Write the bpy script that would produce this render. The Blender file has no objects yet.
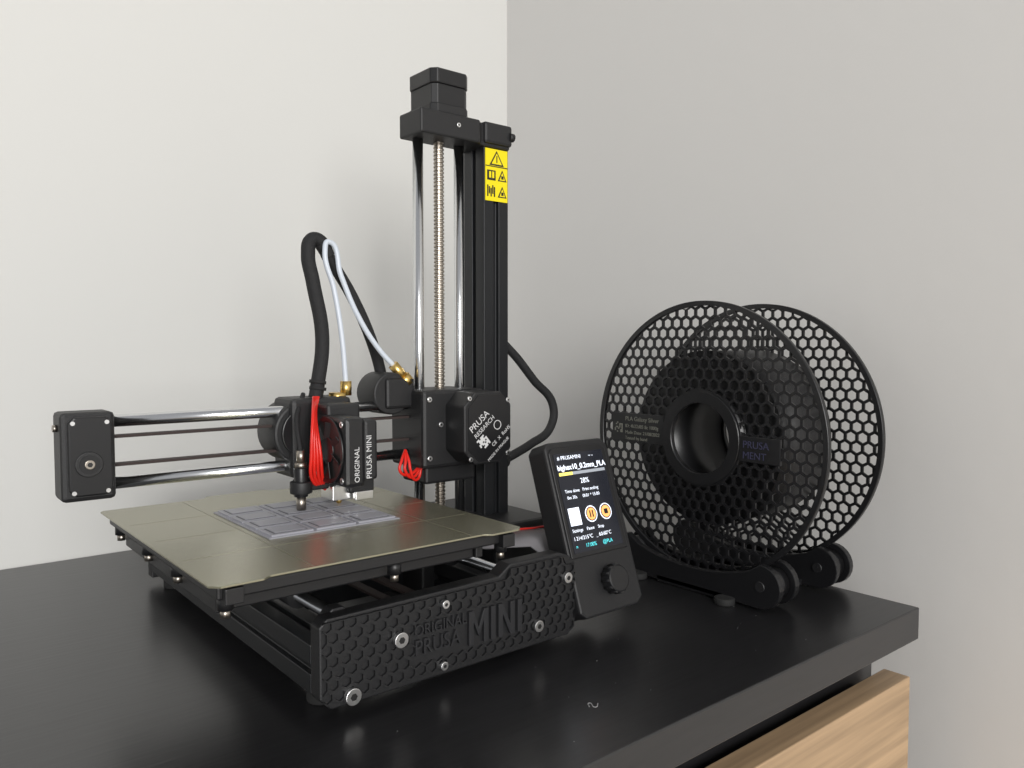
import bpy, bmesh, math, random
from mathutils import Vector, Matrix
random.seed(4)
S=0.001
scene=bpy.context.scene
COL=bpy.context.collection
# ---------------------------------------------------------------- materials
def mat(name,color,rough=.5,metal=0,bump=0,bscale=200,spec=.5,var=0,coat=0,emit=0,stretch=None,detail=3,bdist=.0005):
    m=bpy.data.materials.new(name); m.use_nodes=True
    nt=m.node_tree; b=nt.nodes['Principled BSDF']
    b.inputs['Base Color'].default_value=(*color,1)
    b.inputs['Roughness'].default_value=rough
    b.inputs['Metallic'].default_value=metal
    b.inputs['Specular IOR Level'].default_value=spec
    b.inputs['Coat Weight'].default_value=coat
    if emit:
        b.inputs['Emission Color'].default_value=(*color,1); b.inputs['Emission Strength'].default_value=emit
    if bump or var:
        tc=nt.nodes.new('ShaderNodeTexCoord'); mp=nt.nodes.new('ShaderNodeMapping')
        nt.links.new(tc.outputs['Object'],mp.inputs[0])
        if stretch: mp.inputs['Scale'].default_value=stretch
        n=nt.nodes.new('ShaderNodeTexNoise'); n.inputs['Scale'].default_value=bscale; n.inputs['Detail'].default_value=detail
        nt.links.new(mp.outputs[0],n.inputs['Vector'])
        if bump:
            bp=nt.nodes.new('ShaderNodeBump'); bp.inputs['Strength'].default_value=bump; bp.inputs['Distance'].default_value=bdist
            nt.links.new(n.outputs['Fac'],bp.inputs['Height']); nt.links.new(bp.outputs[0],b.inputs['Normal'])
        if var:
            r=nt.nodes.new('ShaderNodeValToRGB')
            r.color_ramp.elements[0].position=.3; r.color_ramp.elements[1].position=.7
            r.color_ramp.elements[0].color=(*[c*(1-var) for c in color],1)
            r.color_ramp.elements[1].color=(*[min(1,c*(1+var)) for c in color],1)
            nt.links.new(n.outputs['Fac'],r.inputs[0]); nt.links.new(r.outputs[0],b.inputs['Base Color'])
    return m
M={}
M['plastic']=mat('black_printed_plastic',(.011,.011,.012),.5,bump=.35,bscale=900,stretch=(1,1,3))
M['plastic2']=mat('black_smooth_plastic',(.009,.009,.010),.35)
M['letter']=mat('raised_letter_plastic',(.020,.020,.022),.40)
M['anod']=mat('black_anodised_aluminium',(.012,.013,.015),.38,metal=.3,bump=.1,bscale=1500)
M['steelblk']=mat('black_powder_coat',(.010,.010,.011),.42,bump=.2,bscale=2500)
M['chrome']=mat('polished_steel',(.68,.69,.70),.2,metal=1)
M['screw']=mat('screw_steel',(.8,.8,.8),.3,metal=1)
M['thread']=mat('leadscrew_steel',(.42,.38,.33),.35,metal=1)
M['brass']=mat('brass',(.75,.52,.18),.3,metal=1)
M['sheet']=mat('pei_steel_sheet',(.34,.325,.235),.27,metal=.75,bump=.12,bscale=3500,var=.05)
M['seam']=mat('sheet_seam',(.26,.25,.18),.4,metal=.6)
M['print']=mat('galaxy_grey_print',(.29,.29,.325),.36,bump=.2,bscale=1500)
M['printline']=mat('print_outline',(.09,.09,.10),.5)
M['rubber']=mat('rubber',(.012,.012,.012),.8)
M['belt']=mat('rubber_belt',(.03,.018,.016),.7)
M['sleeve']=mat('braided_sleeve',(.011,.011,.012),.75,bump=1,bscale=900)
M['ptfe']=mat('ptfe_tube',(.60,.65,.72),.35)
M['red']=mat('red_wire',(.72,.02,.012),.35)
M['yellow']=mat('yellow_sticker',(.85,.70,.0),.45)
M['ink']=mat('black_ink',(.01,.01,.01),.5)
M['white']=mat('white_print_ink',(.62,.62,.62),.5)
M['grey']=mat('grey_ribbon',(.22,.21,.22),.6)
M['spool']=mat('spool_polycarbonate',(.010,.010,.011),.36,bump=.1,bscale=800)
M['fil']=mat('wound_filament',(.009,.009,.010),.4,bump=.8,bscale=60,stretch=(20,1,1))
M['lbl']=mat('spool_label_text',(.17,.17,.145),.5)
M['lblb']=mat('spool_label_blue',(.04,.04,.08),.5)
M['dust']=mat('dust_mark',(.30,.30,.30),.8)
M['dot']=mat('screen_black',(.01,.012,.02),.15)
M['sc_w']=mat('screen_white',(.8,.85,.95),.5,emit=.9)
M['sc_g']=mat('screen_grey',(.25,.27,.30),.5,emit=.7)
M['sc_o']=mat('screen_orange',(.95,.40,.12),.5,emit=.8)
M['sc_y']=mat('screen_yellow',(.95,.75,.15),.5,emit=.9)
M['sc_c']=mat('screen_cyan',(.1,.7,.75),.5,emit=.8)
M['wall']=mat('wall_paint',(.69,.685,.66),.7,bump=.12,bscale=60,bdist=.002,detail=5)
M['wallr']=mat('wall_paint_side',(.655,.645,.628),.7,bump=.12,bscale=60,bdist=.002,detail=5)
M['floor']=mat('floor_boards',(.35,.28,.2),.5,var=.2,bscale=4,stretch=(1,12,1))
M['desk']=mat('black_brown_veneer',(.014,.0138,.015),.29,spec=.8,bump=.2,bscale=300,stretch=(.08,1,1),detail=6,var=.2,bdist=.0004)
M['wood']=mat('oak_veneer',(.41,.28,.165),.5,bump=.15,bscale=170,stretch=(.035,1,1),var=.25,detail=10)
# ---------------------------------------------------------------- helpers
def empty(name):
    e=bpy.data.objects.new(name,None); e.empty_display_size=.05; COL.objects.link(e); return e
def link(o,parent):
    COL.objects.link(o)
    if parent: o.parent=parent
    return o
def mk(name,verts,faces,m,parent=None,bevel=0,smooth=False,seg=2):
    me=bpy.data.meshes.new(name); me.from_pydata([Vector(v)*S for v in verts],[],faces); me.update()
    bm=bmesh.new(); bm.from_mesh(me); bmesh.ops.recalc_face_normals(bm,faces=bm.faces); bm.to_mesh(me); bm.free()
    me.materials.append(m if not isinstance(m,str) else M[m])
    o=bpy.data.objects.new(name,me)
    if smooth:
        for p in me.polygons: p.use_smooth = len(p.vertices)==4
    if bevel:
        b=o.modifiers.new('bevel','BEVEL'); b.width=bevel*S; b.segments=seg; b.limit_method='ANGLE'; b.angle_limit=math.radians(40)
    return link(o,parent)
def box(name,x0,x1,y0,y1,z0,z1,m,parent=None,bevel=.8):
    v=[(x,y,z) for x in(x0,x1) for y in(y0,y1) for z in(z0,z1)]
    f=[(0,1,3,2),(4,6,7,5),(0,4,5,1),(2,3,7,6),(0,2,6,4),(1,5,7,3)]
    return mk(name,v,f,m,parent,bevel)
def cyl(name,p0,p1,r,m,parent=None,seg=28,bevel=0,r2=None,ri=0):
    p0=Vector(p0);p1=Vector(p1); d=(p1-p0).normalized()
    q=d.to_track_quat('Z','Y'); v=[];r2=r if r2 is None else r2
    for p,rr in((p0,r),(p1,r2)):
        for i in range(seg):
            a=2*math.pi*i/seg; v.append(p+q@Vector((rr*math.cos(a),rr*math.sin(a),0)))
    f=[(i,(i+1)%seg,seg+(i+1)%seg,seg+i) for i in range(seg)]
    if ri:
        for p in(p0,p1):
            for i in range(seg):
                a=2*math.pi*i/seg; v.append(p+q@Vector((ri*math.cos(a),ri*math.sin(a),0)))
        for i in range(seg):
            j=(i+1)%seg
            f+=[(2*seg+i,3*seg+i,3*seg+j,2*seg+j),(i,2*seg+i,2*seg+j,j),(seg+i,seg+j,3*seg+j,3*seg+i)]
        o=mk(name,v,f,m,parent,bevel)
        for pl in o.data.polygons[:]:
            pl.use_smooth = abs(pl.normal.dot(d))<.5
        return o
    f+=[tuple(range(seg)),tuple(range(seg,2*seg))]
    return mk(name,v,f,m,parent,bevel,smooth=True)
def prism(name,pts,axis,a0,a1,m,parent=None,bevel=.8):
    n=len(pts); v=[]
    for a in(a0,a1):
        for (p,q) in pts:
            v.append({'x':(a,p,q),'y':(p,a,q),'z':(p,q,a)}[axis])
    f=[(i,(i+1)%n,n+(i+1)%n,n+i) for i in range(n)]+[tuple(range(n)),tuple(range(n,2*n))]
    return mk(name,v,f,m,parent,bevel)
def tube(name,pts,r,m,parent=None,caps=True):
    cu=bpy.data.curves.new(name,'CURVE'); cu.dimensions='3D'; cu.bevel_depth=r*S; cu.bevel_resolution=5; cu.use_fill_caps=True
    sp=cu.splines.new('BEZIER'); sp.bezier_points.add(len(pts)-1)
    for b,p in zip(sp.bezier_points,pts):
        b.co=Vector(p)*S; b.handle_left_type=b.handle_right_type='AUTO'
    cu.materials.append(M[m]); cu.resolution_u=10
    return link(bpy.data.objects.new(name,cu),parent)
def text(name,body,loc,size,m,parent,rot=(90,0,0),ext=.3,align='LEFT',bold=0,sx=1):
    cu=bpy.data.curves.new(name,'FONT'); cu.body=body; cu.size=size*S; cu.extrude=ext*S; cu.align_x=align; cu.offset=bold*S
    cu.materials.append(M[m]); o=bpy.data.objects.new(name,cu)
    o.location=Vector(loc)*S; o.rotation_euler=[math.radians(a) for a in rot]; o.scale=(sx,1,1)
    return link(o,parent)
def lattice(name,plane,a,pitch,hole,ext,keep,clamp,thick,m,parent,flat=False):
    """hexagon mesh: plane 'x' -> (y,z) at x=a ; plane 'y' -> (x,z) at y=a"""
    bm=bmesh.new(); R=pitch/math.sqrt(3)
    u0,u1,w0,w1=ext
    nr=int((w1-w0)/(pitch*.866))+3; nc=int((u1-u0)/pitch)+3
    for j in range(-1,nr):
        for i in range(-1,nc):
            cx=u0+i*pitch+(pitch/2 if j%2 else 0); cy=w0+j*pitch*.866
            if not keep(cx,cy): continue
            o=[];h=[]
            for k in range(6):
                an=math.radians(30+60*k)
                for lst,rr in((o,R),(h,R*hole)):
                    x,y=clamp(cx+rr*math.cos(an),cy+rr*math.sin(an),lst is h)
                    co=(a,x,y) if plane=='x' else (x,a,y)
                    lst.append(bm.verts.new(Vector(co)*S))
            for k in range(6):
                l=(k+1)%6
                try: bm.faces.new((o[k],o[l],h[l],h[k]))
                except ValueError: pass
    bmesh.ops.remove_doubles(bm,verts=bm.verts,dist=2e-5)
    bmesh.ops.dissolve_degenerate(bm,edges=bm.edges,dist=1e-6)
    bmesh.ops.recalc_face_normals(bm,faces=bm.faces)
    me=bpy.data.meshes.new(name); bm.to_mesh(me); bm.free(); me.materials.append(M[m])
    o=bpy.data.objects.new(name,me)
    s=o.modifiers.new('s','SOLIDIFY'); s.thickness=thick*S; s.offset=0
    return link(o,parent)
def screw(n,x,y,z,r,parent,ax='y',h=2):
    d={'y':(0,-h,0),'x':(-h,0,0),'z':(0,0,h)}[ax]; p=Vector((x,y,z)); d=Vector(d)
    cyl(n,p,p+d,r,'screw',parent,20,bevel=.3)
    cyl(n+'_socket',p+d*.9,p+d*1.03,r*.45,'ink',parent,6)

# ---------------------------------------------------------------- room
DZ=-9
XR=437; YB=398; FL=-760; CE=1750
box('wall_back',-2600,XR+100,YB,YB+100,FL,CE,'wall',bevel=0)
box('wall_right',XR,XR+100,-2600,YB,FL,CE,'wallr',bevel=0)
box('floor',-2600,XR+100,-2600,YB+100,FL-50,FL,'floor',bevel=0)

# ---------------------------------------------------------------- desk
desk=empty('sideboard')
DX=387; DF=-110
box('top_slab',-1250,DX,DF,YB-2,DZ-22,DZ,'desk',desk,bevel=.9)
box('carcass',-1240,DX-8,DF+28,YB-8,FL+60,DZ-22,'desk',desk)
for i,(x0,x1) in enumerate([(-1238,-702),(-698,-162),(-158,DX-7)]):
    box('drawer_front_%d'%i,x0,x1,DF+2,DF+20,-245,-56,'wood',desk,bevel=.8)
    box('drawer_box_%d'%i,x0+20,x1-20,DF+18,DF+30,-235,-66,'desk',desk)
    box('lower_drawer_front_%d'%i,x0,x1,DF+2,DF+20,-450,-249,'wood',desk,bevel=.8)
    box('lower_drawer_box_%d'%i,x0+20,x1-20,DF+18,DF+30,-440,-260,'desk',desk)
for i,(x,y) in enumerate([(-1220,DF+40),(DX-50,DF+40),(-1220,YB-60),(DX-50,YB-60)]):
    box('leg_%d'%i,x,x+30,y,y+30,FL,FL+62,'desk',desk)
tube('top_scratch_mark',[(107,-72,DZ),(110,-69,DZ),(109,-74,DZ),(113,-72,DZ)],.25,'dust',desk)
for i in range(26):
    x=random.uniform(-150,330); y=random.uniform(-100,-10); r=random.uniform(.15,.35)
    cyl('dust_speck_%d'%i,(x,y,DZ),(x,y,DZ+.12),r,'dust',desk,6)

# ---------------------------------------------------------------- 3d printer
P=empty('desktop_3d_printer')
# front plate
prof=[(2,-4),(157,-4),(163,1),(163,39),(158,44),(150,47),(112,47),(104,41.5),(0,40.5),(-4,37),(-4,2)]
prism('front_plate',prof,'y',-4,6,'plastic',P,bevel=1)
def intext(x,z): return (82<x<120 and 4<z<31) or (46<x<=82 and 7<z<29)
def kp(x,z): return -4<x<164 and -3<z<47 and not(x<103 and z>42) and not intext(x,z)
def cl(x,z,h):
    top=45 if 110<x<152 else 39.2
    return (min(max(x,-2.6),161.5),min(max(z,-2.6),top))
lattice('front_plate_honeycomb','y',-4.6,6.6,.74,(-4,163,-3,47),kp,cl,1.8,'plastic',P)
text('front_text_1','ORIGINAL',(47.5,-4.6,21),8.4,'letter',P,ext=1.3,sx=.86)
text('front_text_2','PRUSA',(47.5,-4.6,11),11.5,'letter',P,ext=1.3,sx=.86)
# MINI built as block letters
def bar(n,pts): prism(n,pts,'y',-6.2,-4,'letter',P,.2)
zb,zt,tk=8,26.5,3.0
x=82
bar('front_m_1',[(x,zb),(x+tk,zb),(x+tk,zt),(x,zt)]); bar('front_m_2',[(x+10,zb),(x+10+tk,zb),(x+10+tk,zt),(x+10,zt)])
bar('front_m_3',[(x+tk,zt),(x+tk,zt-6),(x+6.5,zb+4),(x+10,zt-6),(x+10,zt),(x+6.5,zb+9)])
x=97; bar('front_i_1',[(x,zb),(x+tk,zb),(x+tk,zt),(x,zt)])
x=102.2
bar('front_n_1',[(x,zb),(x+tk,zb),(x+tk,zt),(x,zt)]); bar('front_n_2',[(x+8.5,zb),(x+8.5+tk,zb),(x+8.5+tk,zt),(x+8.5,zt)])
bar('front_n_3',[(x+tk,zt),(x+tk,zt-6),(x+8.5,zb),(x+8.5,zb+6)])
x=116; bar('front_i_2',[(x,zb),(x+tk,zb),(x+tk,zt),(x,zt)])
for i,(x,z,r) in enumerate([(39,22,4),(12,.8,4.2),(66,34.5,2.3),(65,2,2.3),(131,8,3.4),(154,32,3.2)]):
    screw('front_screw_%d'%i,x,-5,z,r,P,h=2.8)
# base frame
def extr(name,cx,cy,w,d,axis,a0,a1,parent):
    hw,hd=w/2,d/2; s=2.2; g=3
    pts=[(-hw,-hd),(-s,-hd),(-s,-hd+g),(s,-hd+g),(s,-hd),(hw,-hd),(hw,-s),(hw-g,-s),(hw-g,s),(hw,s),(hw,hd),(s,hd),(s,hd-g),(-s,hd-g),(-s,hd),(-hw,hd),(-hw,s),(-hw+g,s),(-hw+g,-s),(-hw,-s)]
    return prism(name,[(cx+a,cy+b) for a,b in pts],axis,a0,a1,'anod',parent,bevel=.5)
extr('base_rail_left',7,14,22,24,'y',6,276,P)
extr('base_rail_right',139,14,22,24,'y',6,276,P)
box('back_plate',-4,150,274,284,-3,42,'plastic',P)
box('cross_beam',18,128,120,142,2,24,'anod',P)
box('front_beam',18,128,6,20,-2,26,'plastic',P)
for i,(x,y) in enumerate([(9,20),(139,20),(9,262),(139,262)]):
    cyl('foot_%d'%i,(x,y,DZ),(x,y,3),8,'rubber',P,20,bevel=1)
cyl('y_rod_left',(10,2,37),(10,280,37),3.4,'chrome',P)
cyl('y_rod_right',(120,2,37),(120,280,37),3.4,'chrome',P)
for x in(10,120):
    prism('rod_holder_%d'%x,[(x-7,24),(x+7,24),(x+6,39),(x+3,42),(x-3,42),(x-6,39)],'y',4,12,'plastic',P)
    prism('rod_holder_b_%d'%x,[(x-7,24),(x+7,24),(x+6,39),(x+3,42),(x-3,42),(x-6,39)],'y',268,280,'plastic',P)
box('y_belt',62,68,12,270,32,33.5,'belt',P,0); box('y_belt_lower',62,68,12,270,22,23.5,'belt',P,0)
box('y_motor',46,84,236,272,0,38,'steelblk',P,3)
# carriage / bed
for i,(x,y) in enumerate([(10,60),(10,110),(120,75)]):
    cyl('y_bearing_%d'%i,(x,y-12,37),(x,y+12,37),7,'steelblk',P)
    box('bearing_clamp_%d'%i,x-8,x+8,y-9,y+9,40,52,'steelblk',P,1)
prism('y_carriage',[(-30,6),(20,6),(36,36),(30,66),(36,112),(20,142),(-30,142),(-34,130),(-34,14)],'z',52,56,'steelblk',P)
prism('y_carriage_b',[(90,6),(44,6),(26,36),(30,66),(26,112),(44,142),(90,142),(94,130),(94,14)],'z',52,55.9,'steelblk',P)
BX0,BX1,BY0,BY1=-60,106,-24,168
box('carriage_side_left',-50,-45,0,152,53,64,'steelblk',P)
box('carriage_side_right',91,96,0,152,53,64,'steelblk',P)
box('carriage_side_front',-45,91,2,6,53,64,'steelblk',P)
box('heatbed',BX0+4,BX1-4,BY0+5,BY1-5,64.5,70.4,'steelblk',P,1)
for i,(x,y) in enumerate([(BX0+9,BY0+10),(BX1-9,BY0+10),(BX0+9,BY1-11),(BX1-9,BY1-11),(31,BY0+10),(BX0+9,50),(BX0+9,100)]):
    cyl('bed_spacer_%d'%i,(x,y,59),(x,y,65),3.4,'steelblk',P,16)
    cyl('bed_nut_%d'%i,(x,y,55.5),(x,y,59),2.3,'thread',P,6)
for i,x in enumerate((BX0+6,BX1-14)):
    box('bed_tab_%d'%i,x,x+8,BY0+1,BY0+7,63,70,'steelblk',P,.5)
# spring steel sheet with notched corners
sh=[(BX0+4,BY0),(BX0+22,BY0),(BX0+26,BY0+3),(BX1-26,BY0+3),(BX1-22,BY0),(BX1-4,BY0),(BX1,BY0+4),(BX1,BY1-4),(BX1-4,BY1),(BX1-60,BY1),(BX1-64,BY1+6),(BX0+64,BY1+6),(BX0+60,BY1),(BX0+2,BY1),(BX0,BY1-2),(BX0,BY0+4)]
prism('spring_steel_sheet',sh,'z',71,72,'sheet',P,bevel=.2)
for i,yy in enumerate((25,70,116)): box('sheet_mark_y%d'%i,BX0+4,BX1-4,yy,yy+.5,72,72.05,'seam',P,0)
for i,xx in enumerate((-14,74)): box('sheet_mark_x%d'%i,xx,xx+.5,BY0+5,BY1-4,72,72.05,'seam',P,0)
# x axis
box('x_idler',-91,-66,99,119,91,136,'plastic',P,2.2)
prism('x_idler_cheek',[(-88,97),(-85,94),(-71,94),(-68,97),(-68,131),(-71,134),(-85,134),(-88,131)],'y',96.5,100,'plastic2',P,.8)
cyl('idler_boss',(-79,97,110),(-79,95.6,110),6.5,'plastic',P,28,bevel=.4)
cyl('idler_boss_ring',(-79,96,110),(-79,95,110),4.6,'plastic2',P,28)
cyl('idler_bolt',(-79,95.2,110),(-79,94.2,110),2.4,'thread',P,20,bevel=.3); cyl('idler_bolt_socket',(-79,94.3,110),(-79,94.1,110),1.3,'ink',P,6)
cyl('idler_tension_bolt',(-91,108,128),(-93,108,128),1.8,'thread',P,16)
for i,(x,z) in enumerate([(-70.5,96),(-70.5,131),(-86,131),(-86,96)]): cyl('idler_rivet_%d'%i,(x,96.6,z),(x,96.1,z),1.1,'screw',P,12)
for i,z in enumerate((130,97)):
    cyl('x_rod_%d'%i,(-68,112,z),(150,112,z),3.3,'chrome',P)
for i,z in enumerate((121,106)):
    box('x_belt_%d'%i,-68,130,109,115,z,z+1.5,'belt',P,0)
# x carriage + toolhead
box('x_carriage',30,70,100,128,90,138,'plastic',P,3)
cyl('carriage_round_housing',(40,132,117),(40,104,117),19,'plastic',P,36,bevel=1.5)
cyl('carriage_round_cap',(40,104,117),(40,102,117),15,'plastic2',P,36,bevel=.5)
box('hotend_bracket',44,66,82,104,92,135,'plastic',P,2)
box('hotend_fan_frame',42,55,56,97,89,129,'plastic2',P,2.5)
cyl('fan_bore',(41.9,76.5,109),(41.2,76.5,109),18,'ink',P,40)
cyl('fan_ring',(42,76.5,109),(40.6,76.5,109),19.2,'plastic2',P,40,ri=17.2)
cyl('fan_hub',(41.6,76.5,109),(40.4,76.5,109),8,'plastic2',P,30)
for k in range(7):
    a=2*math.pi*k/7
    o=box('fan_blade_%d'%k,-.3,.3,7,16.5,-3,3,'plastic',P,.2)
    o.matrix_world=Matrix.Translation(Vector((41.0,76.5,109))*S)@Matrix.Rotation(a,4,'X')@Matrix.Rotation(math.radians(30),4,'Y')
for i,(y,z) in enumerate([(60,93),(93,93),(60,125),(93,125)]): screw('fan_screw_%d'%i,42,y,z,1.8,P,'x',.8)
box('fan_shroud',55,64,58,98,92,127,'plastic',P,2)
text('fan_text_1','ORIGINAL',(50.5,55.7,92),4.4,'white',P,ext=.05)
text('fan_text_2','PRUSA MINI',(59.5,57.8,93),4.8,'white',P,ext=.05)
for nm in ('fan_text_1','fan_text_2'):
    bpy.data.objects[nm].rotation_euler=(Matrix(((0,-1,0),(0,0,-1),(1,0,0)))).to_euler()
box('heater_block',48,64,84,100,77,86,'screw',P,.6)
cyl('heatsink',(56,92,86),(56,92,95),8,'screw',P)
cyl('nozzle',(56,92,77),(56,92,73.2),3,'brass',P,12,r2=.8)
box('print_fan_duct',57,74,80,98,81,92,'plastic',P,1.5)
box('duct_chip',60,72,78,82,77,82,'screw',P,.4)
cyl('probe_body',(29,86,82),(29,86,99),4.0,'plastic2',P,20,bevel=.5)
cyl('probe_clamp',(29,86,84),(29,86,91),6.4,'plastic',P,24,bevel=.6)
cyl('probe_nut',(29,86,99),(29,86,102),3.9,'thread',P,6)
cyl('probe_tip',(29,86,74.5),(29,86,82),2.8,'thread',P,16)
cyl('probe_top',(29,86,102),(29,86,109),2.6,'thread',P,16)
tube('probe_wire',[(29,86,108),(31,95,126),(42,110,140)],1.4,'sleeve',P)
box('probe_arm',29,46,84,98,85,91,'plastic',P,1)
for i in range(4):
    tube('red_wire_%d'%i,[(46+i,104,138),(35+i*1.5,82+i*2,128),(32+i*1.8,78,108),(34+i*2.2,82,92),(46,90,84)],1.0,'red',P)
cyl('toolhead_fitting',(72,112,138),(72,112,147),4,'brass',P,6)
cyl('toolhead_fitting_b',(66,112,135),(66,112,140),6,'brass',P,6)
# cable sleeve, tubes
tube('toolhead_cable_sleeve',[(49,112,128),(53,113,145),(58,116,175),(54,120,210),(52,122,227),(55,123,236),(60,123,236),(66,122,226)],4.4,'sleeve',P)
tube('toolhead_cable_sleeve_b',[(60,122,234),(72,124,219),(86,126,199),(100,128,172),(108,130,150),(111,130,132)],3.8,'sleeve',P)
tube('bowden_tube',[(72,112,145),(70,113,175),(66,115,205),(61,117,229),(64,118,235),(72,117,214),(82,115,190),(96,113,168),(110,111,153)],1.7,'ptfe',P)
for i,z in enumerate((142,146)): cyl('sleeve_tie_%d'%i,(53,113,z),(53.3,113,z+2),5.2,'rubber',P)
# extruder
cyl('extruder_gear_housing',(104,108,138),(104,132,138),14,'plastic',P,32,bevel=1)
box('extruder_body',98,120,106,132,128,148,'plastic',P,2)
cyl('extruder_fitting',(114,110,148),(106,111,157),3.5,'brass',P,6)
cyl('extruder_fitting_b',(117,110,144),(113,110.5,149),5,'brass',P,6)
for i in range(3):
    tube('extruder_red_wire_%d'%i,[(112,106,100),(106+i*3,101,94-i),(104+i*4,100,88),(112+i*3,102,84-i*2),(124,104,90)],1,'red',P)
# z carriage / x motor
box('z_carriage',117,168,92,133,88,140,'plastic',P,2.5)
box('z_carriage_lower',124,166,100,130,76,90,'plastic',P,2)
def octo(x0,x1,z0,z1,c): return [(x0+c,z0),(x1-c,z0),(x1,z0+c),(x1,z1-c),(x1-c,z1),(x0+c,z1),(x0,z1-c),(x0,z0+c)]
prism('x_motor_housing',octo(135,174.5,91,139,9),'y',71,96,'plastic',P,1.2)
prism('x_motor_label',octo(138.5,173,93,137,8),'y',70.6,71,'plastic2',P,0)
lab=empty('x_motor_print'); lab.parent=P
lab.location=Vector((155.5,70.4,115))*S; lab.rotation_euler=(0,math.radians(-40),0)
text('t1','PRUSA',(-13,0,7),6.4,'white',lab,ext=.05)
text('t2','RESEARCH',(-13,0,2),4.3,'white',lab,ext=.05)
text('t3','CE  X  RoHS',(-6,0,-12),3.6,'white',lab,ext=.05)
text('t4','MADE IN PRAGUE',(-15,0,-17),2.8,'white',lab,ext=.05)
for i in range(7):
    for j in range(7):
        if random.random()<.6: box('qr_%d_%d'%(i,j),-14+i*1.2,-12.8+i*1.2,-.1,.1,-8+j*1.2,-6.8+j*1.2,'white',lab,0)
cyl('ce_ring',(6,0,-3),(6,-.2,-3),3.2,'white',lab,24,ri=2.7)
for i,(x,z) in enumerate([(140,95),(139,135),(171,97),(171,133)]): screw('xm_screw_%d'%i,x,71,z,1.6,P,h=1.2)
for i,(x,z) in enumerate([(122,134),(122,95),(131,117)]): screw('zc_screw_%d'%i,x,92,z,1.8,P,h=1)
# z axis
for i,x in enumerate((129,163)):
    cyl('z_rod_%d'%i,(x,115,20),(x,115,320),3.6,'chrome',P)
R0,R1,pt=3.0,3.7,2.6; vs=[];fs=[];sg=16; turns=int(290/pt); N=turns*sg
for i in range(N+1):
    a=2*math.pi*i/sg; z=22+pt*i/sg
    for rr,dz in((R0,0),(R0,pt*.25),(R1,pt*.45),(R1,pt*.8),(R0,pt)):
        vs.append((146+rr*math.cos(a),115+rr*math.sin(a),z+dz))
for i in range(N):
    for k in range(4): fs.append((i*5+k,(i+1)*5+k,(i+1)*5+k+1,i*5+k+1))
mk('leadscrew',vs,fs,'thread',P)
extr('z_extrusion',187,115,22,24,'z',-1,314,P)
box('z_bottom_block',118,174,96,134,-1,34,'plastic',P,2)
box('z_bottom_foot',112,204,90,140,DZ,0,'plastic',P,1)
cyl('z_bearing',(146,115,34),(146,115,40),8,'plastic2',P)
prism('z_top_bracket',[(120,97),(168,97),(172,101),(198,101),(198,129),(172,129),(168,124),(120,124)],'z',309,325,'plastic',P,1.2)
box('z_top_cap',174,199,99,131,311,326,'plastic',P,2)
screw('z_top_screw',150,97,318,1.6,P,h=.8)
cyl('z_top_ear',(196,100,318),(200,100,318),3,'plastic',P)
mp=[(131,103),(135,99),(158,99),(162,103),(162,128),(158,132),(135,132),(131,128)]
prism('z_motor_lower',mp,'z',325,331,'plastic',P,.6)
mp2=[(132,103),(135.5,100),(157.5,100),(161,103),(161,128),(157.5,131),(135.5,131),(132,128)]
prism('z_motor_core',mp2,'z',331,344,'steelblk',P,.4)
prism('z_motor_upper',mp,'z',344,354,'plastic2',P,.8)
# warning sticker
box('warning_sticker',177,197,102.5,103.1,272,308.5,'yellow',P,0)
mk('warning_triangle',[(180.5,102.3,297),(193.5,102.3,297),(187,102.3,307.5)],[(0,1,2)],'ink',P)
mk('warning_triangle_in',[(182.3,102.2,298),(191.7,102.2,298),(187,102.2,305.8)],[(0,1,2)],'yellow',P)
box('warning_mark',186.6,187.4,102,102.1,299,304,'ink',P,0)
for i,(x,z) in enumerate([(178.5,285.5),(188,285.5),(178.5,274),(188,274)]):
    if i in(0,):
        box('icon_%d'%i,x,x+7.5,102.2,102.4,z+1,z+8,'ink',P,0)
        box('icon_in_%d'%i,x+1.5,x+3.3,102,102.1,z+2.5,z+7,'yellow',P,0); box('icon_in2_%d'%i,x+4.2,x+6,102,102.1,z+2.5,z+7,'yellow',P,0)
    elif i==2:
        for k in range(5): box('icon_%d_%d'%(i,k),x+k*1.5,x+1+k*1.5,102.2,102.4,z+1+(k%2)*2,z+9-(k%3),'ink',P,0)
    else:
        mk('icon_%d'%i,[(x,102.3,z+1),(x+8,102.3,z+1),(x+4,102.3,z+9)],[(0,1,2)],'ink',P)
        mk('icon_in_%d'%i,[(x+1.4,102.2,z+1.7),(x+6.6,102.2,z+1.7),(x+4,102.2,z+7.3)],[(0,1,2)],'yellow',P)
        box('icon_m_%d'%i,x+3,x+5,102,102.1,z+2.5,z+4.8,'ink',P,0)
box('sticker_line',177,197,102.2,102.4,296,296.6,'ink',P,0)
# electronics box & cables
box('electronics_box',160,214,70,170,DZ+1,48,'plastic',P,2.5)
tube('mains_cable',[(188,134,176),(206,134,178),(225,134,166),(248,132,142),(267,130,121),(262,128,103),(240,126,92),(222,124,86),(204,124,80)],3.4,'sleeve',P)
cyl('cable_gland',(196,118,84),(210,122,82),5.5,'plastic',P)
# ribbon
vs=[];fs=[]
pts=[(146,70,42),(154,58,43),(162,46,45),(171,36,46),(178,28,38),(182,22,30)]
for i,(x,y,z) in enumerate(pts): vs+=[(x-15,y-7,z-2),(x+15,y+7,z+2)]
for i in range(len(pts)-1): fs.append((2*i,2*i+1,2*i+3,2*i+2))
o=mk('display_ribbon',vs,fs,'grey',P,smooth=True); s=o.modifiers.new('s','SOLIDIFY'); s.thickness=.0012
tube('ribbon_red_edge',[(x+15,y+7,z+2.4) for x,y,z in pts],.7,'red',P)
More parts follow.
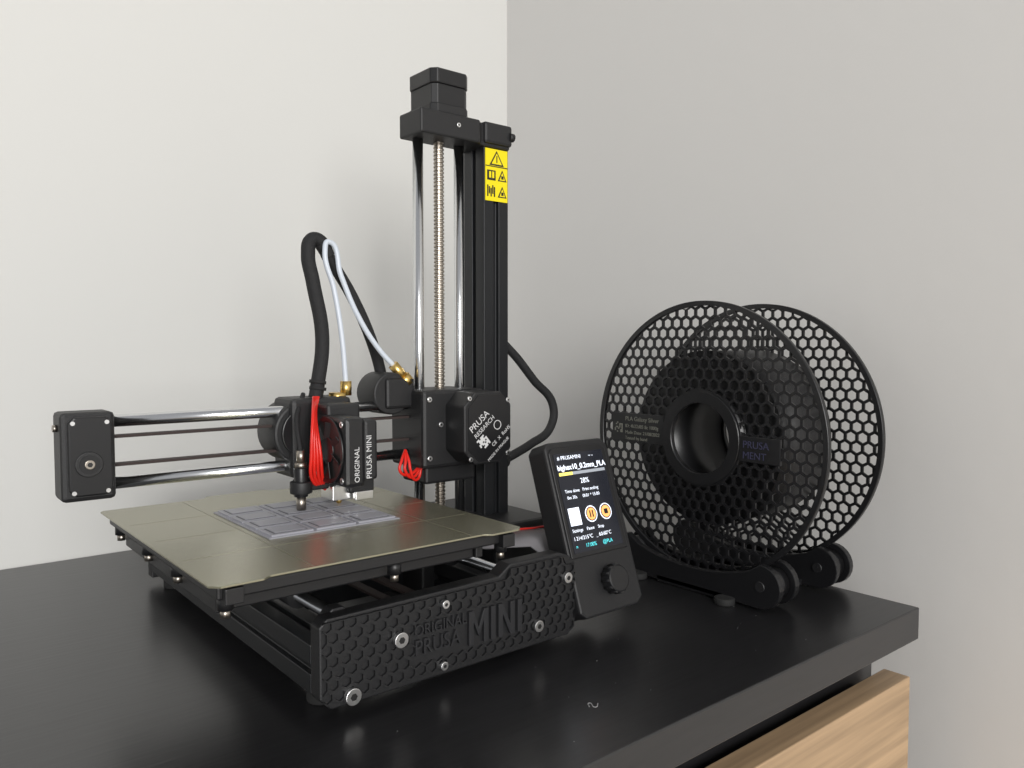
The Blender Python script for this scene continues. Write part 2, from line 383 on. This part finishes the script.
# LCD unit
L=empty('display_unit'); L.parent=P; L.location=Vector((161,-12,5.5))*S; L.rotation_euler=(math.radians(-19),0,0)
lp=[(0,4),(5,0),(50,0),(56,4),(56,104),(51,109),(4,109),(0,105)]
prism('display_case',lp,'y',0,17,'plastic',L,1.5)
prism('display_bezel',[(2,36),(52,36),(52,102),(48,105),(5,105),(2,102)],'y',-1,.5,'plastic2',L,.6)
box('screen',5,48,-1.3,-.9,39,101,'dot',L,0)
yy=-1.45
text('s1','# PRUSAMINI       ~ -',(7.5,yy,97),3.5,'sc_w',L,ext=.02)
text('s2','bighex10_0.2mm_PLA',(6,yy,90.5),4.7,'sc_w',L,ext=.02,bold=.1)
box('bar_y',6.5,18,yy,yy+.1,87,88.9,'sc_y',L,0); box('bar_g',18,47,yy,yy+.1,87,88.9,'sc_g',L,0)
text('s3','28%',(23,yy,81),4.6,'sc_w',L,ext=.02)
text('s4','Time done   Print ending',(8,yy,76),2.9,'sc_w',L,ext=.02)
text('s5',' 0m 30s      0h01 * 15:00',(8,yy,72),2.9,'sc_w',L,ext=.02)
box('tune',7,16.5,yy,yy+.1,55.5,66.5,'sc_w',L,1)
for k,x in enumerate((26,39)):
    cyl('btn_%d'%k,(x,yy+.2,61),(x,yy,61),5.2,'sc_w',L,28)
    cyl('btni_%d'%k,(x,yy,61),(x,yy-.1,61),4.5,'dot',L,28)
    cyl('btnj_%d'%k,(x,yy-.1,61),(x,yy-.15,61),3.8,'sc_o',L,28)
box('pause1',24.4,25.4,yy-.3,yy-.16,58.8,63.2,'ink',L,0); box('pause2',26.6,27.6,yy-.3,yy-.16,58.8,63.2,'ink',L,0)
box('stop',37.4,40.6,yy-.3,yy-.16,59.4,62.6,'ink',L,0)
text('s6','Settings    Pause    Stop',(7,yy,51.5),2.9,'sc_w',L,ext=.02)
text('s7','I 214/215\u00b0C   _ 60/60\u00b0C',(7,yy,46.5),3.3,'sc_w',L,ext=.02)
text('s8','=       17.00%      @PLA',(7,yy,41.5),3.3,'sc_c',L,ext=.02)
cyl('knob',(31,0,19),(31,-8,19),8.5,'plastic2',L,32,bevel=1)
for k in range(12):
    a=2*math.pi*k/12; cyl('knob_rib_%d'%k,(31+8.3*math.cos(a),-1,19+8.3*math.sin(a)),(31+8.3*math.cos(a),-7.4,19+8.3*math.sin(a)),1,'plastic2',L,8)
box('display_mount_arm',156,190,4,18,-2,30,'plastic',P,2)

# ---------------------------------------------------------------- print
pr=empty('printed_test_tiles')
x0,x1,y0,y1=-9,65,39,119; nx,ny=3,4
box('skirt_outline',x0-1,x1+1,y0-1,y1+1,72.05,72.6,'print',pr,0)
for i in range(nx):
    for j in range(ny):
        a=x0+(x1-x0)*i/nx; b=y0+(y1-y0)*j/ny; w=(x1-x0)/nx; h=(y1-y0)/ny
        box('tile_%d_%d'%(i,j),a+.8,a+w-.8,b+.8,b+h-.8,72.25,73.6,'print',pr,.2)
        box('tile_frame_%d_%d'%(i,j),a+3.2,a+w-3.2,b+3.2,b+h-3.2,73.5,73.8,'printline',pr,0)
        box('tile_core_%d_%d'%(i,j),a+3.9,a+w-3.9,b+3.9,b+h-3.9,73.6,74.0,'print',pr,0)

# ---------------------------------------------------------------- spool
SP=empty('filament_spool')
SX0,SX1,SY,SZ=306,379,13,102; R=100; HB=33
for nm,X,bore in(('near',SX0,26),('far',SX1,31)):
    def keep(y,z): r=math.hypot(y-SY,z-SZ); return 27<r<100
    def clampf(y,z,h):
        dy,dz=y-SY,z-SZ; r=math.hypot(dy,dz)+1e-9; lo,hi=(HB-1.0,R-3.2)
        q=min(max(r,lo),hi)/r; return SY+dy*q,SZ+dz*q
    lattice('flange_lattice_'+nm,'x',X,8.6,.77,(SY-102,SY+102,SZ-102,SZ+102),keep,clampf,1.6,'spool',SP)
    cyl('flange_rim_'+nm,(X-2,SY,SZ),(X+2,SY,SZ),R,'spool',SP,128,ri=R-3.5)
    cyl('flange_hub_'+nm,(X-2.2,SY,SZ),(X+2.2,SY,SZ),HB+1,'spool',SP,64,ri=bore)
cyl('core_tube',(SX0-1,SY,SZ),(SX1+1,SY,SZ),35.5,'spool',SP,64,ri=32.5)
cyl('filament_winding',(SX0+5,SY,SZ),(SX1-5,SY,SZ),64,'fil',SP,96,ri=36)
rx=(Matrix(((0,0,-1),(-1,0,0),(0,1,0)))).to_euler()
def stext(n,b,y,z,s,m='lbl'):
    o=text(n,b,(SX0-1.9,y,z),s,m,SP,ext=.1); o.rotation_euler=rx
box('label_panel_left',SX0-1.6,SX0+1,SY+33,SY+86,SZ-9,SZ+14,'spool',SP,.4)
box('label_panel_right',SX0-1.6,SX0+1,SY-66,SY-33,SZ-13,SZ+5,'spool',SP,.4)
stext('spool_t1','PLA Galaxy Silver',SY+72,SZ+8,4.8); stext('spool_t2','ID: 4b22d85 8c 1000g',SY+72,SZ+2.5,3.8); stext('spool_t3','Made Date: 21/08/2022',SY+72,SZ-2.5,3.7); stext('spool_t6','Tested by hand',SY+72,SZ-7,3.7)
stext('spool_t4','PRUSA',SY-37,SZ-3,7,'lblb'); stext('spool_t5','MENT',SY-37,SZ-10.5,7,'lblb')
for i in range(7):
    for j in range(7):
        if random.random()<.55: box('spool_qr_%d_%d'%(i,j),SX0-1.9,SX0-1.5,SY+75+i*1.2,SY+76.1+i*1.2,SZ-2+j*1.2,SZ-.9+j*1.2,'lbl',SP,0)

# ---------------------------------------------------------------- holder
H=empty('spool_holder')
def plate(name,X,t):
    pts=[]; yA,yB=SY-59,SY+59; zc=8; r=15
    for i in range(0,13):
        a=math.radians(-90-180*i/12*1.0); pts.append((yA+r*math.cos(a),zc+r*math.sin(a)))
    for i in range(1,12):
        t_=i/12; pts.append((yA+(yB-yA)*t_, zc+15-14*math.sin(math.pi*t_)**.6))
    for i in range(0,13):
        a=math.radians(90-180*i/12); pts.append((yB+r*math.cos(a),zc+r*math.sin(a)))
    pts=[(y,max(z,DZ+.6)) for y,z in pts]
    prism(name,pts,'x',X,X+t,'plastic2',H,.6)
for nm,X in(('near',SX0),('far',SX1)):
    plate('side_plate_%s_outer'%nm,X-12,5); plate('side_plate_%s_inner'%nm,X+7,5)
    for k,y in enumerate((SY-59,SY+59)):
        cyl('roller_%s_%d'%(nm,k),(X-6,y,8),(X+6,y,8),11,'plastic2',H,32)
        cyl('axle_%s_%d'%(nm,k),(X-13,y,8),(X+13,y,8),3.5,'plastic',H,20)
    for k,y in enumerate((SY-34,SY+45)):
        cyl('pad_%s_%d'%(nm,k),(X-16,y,DZ),(X-16,y,DZ+5),7,'rubber',H,24,bevel=1)
    box('web_'+nm,X-12,X+12,SY-30,SY+30,DZ+.5,DZ+6,'plastic2',H)
for k,y in enumerate((SY-40,SY+40)):
    box('tie_bar_%d'%k,SX0,SX1,y-7,y+7,DZ+.8,DZ+6,'plastic2',H)

# ---------------------------------------------------------------- light & camera
w=bpy.data.worlds.new('World'); scene.world=w; w.use_nodes=True
w.node_tree.nodes['Background'].inputs[0].default_value=(.96,.97,1,1); w.node_tree.nodes['Background'].inputs[1].default_value=.42
def area(name,loc,target,size,power,col):
    l=bpy.data.lights.new(name,'AREA'); l.shape='RECTANGLE'; l.size,l.size_y=size; l.energy=power; l.color=col
    o=bpy.data.objects.new(name,l); COL.objects.link(o); o.location=Vector(loc)*S
    o.rotation_euler=(Vector(target)-Vector(loc)).to_track_quat('-Z','Y').to_euler(); return o
area('window_light',(-850,-2300,650),(150,200,120),(1.0,1.2),60,(1,.99,.97))
C=Vector((-166,-343,170)); f=790.0
cam=bpy.data.cameras.new('camera'); o=bpy.data.objects.new('camera',cam); COL.objects.link(o)
o.location=C*S; o.rotation_euler=(math.radians(90-2.83),0,math.radians(-39.5)); cam.sensor_width=36; cam.lens=f*36/1024; cam.clip_start=.01
scene.camera=o
scene.view_settings.view_transform='Standard'
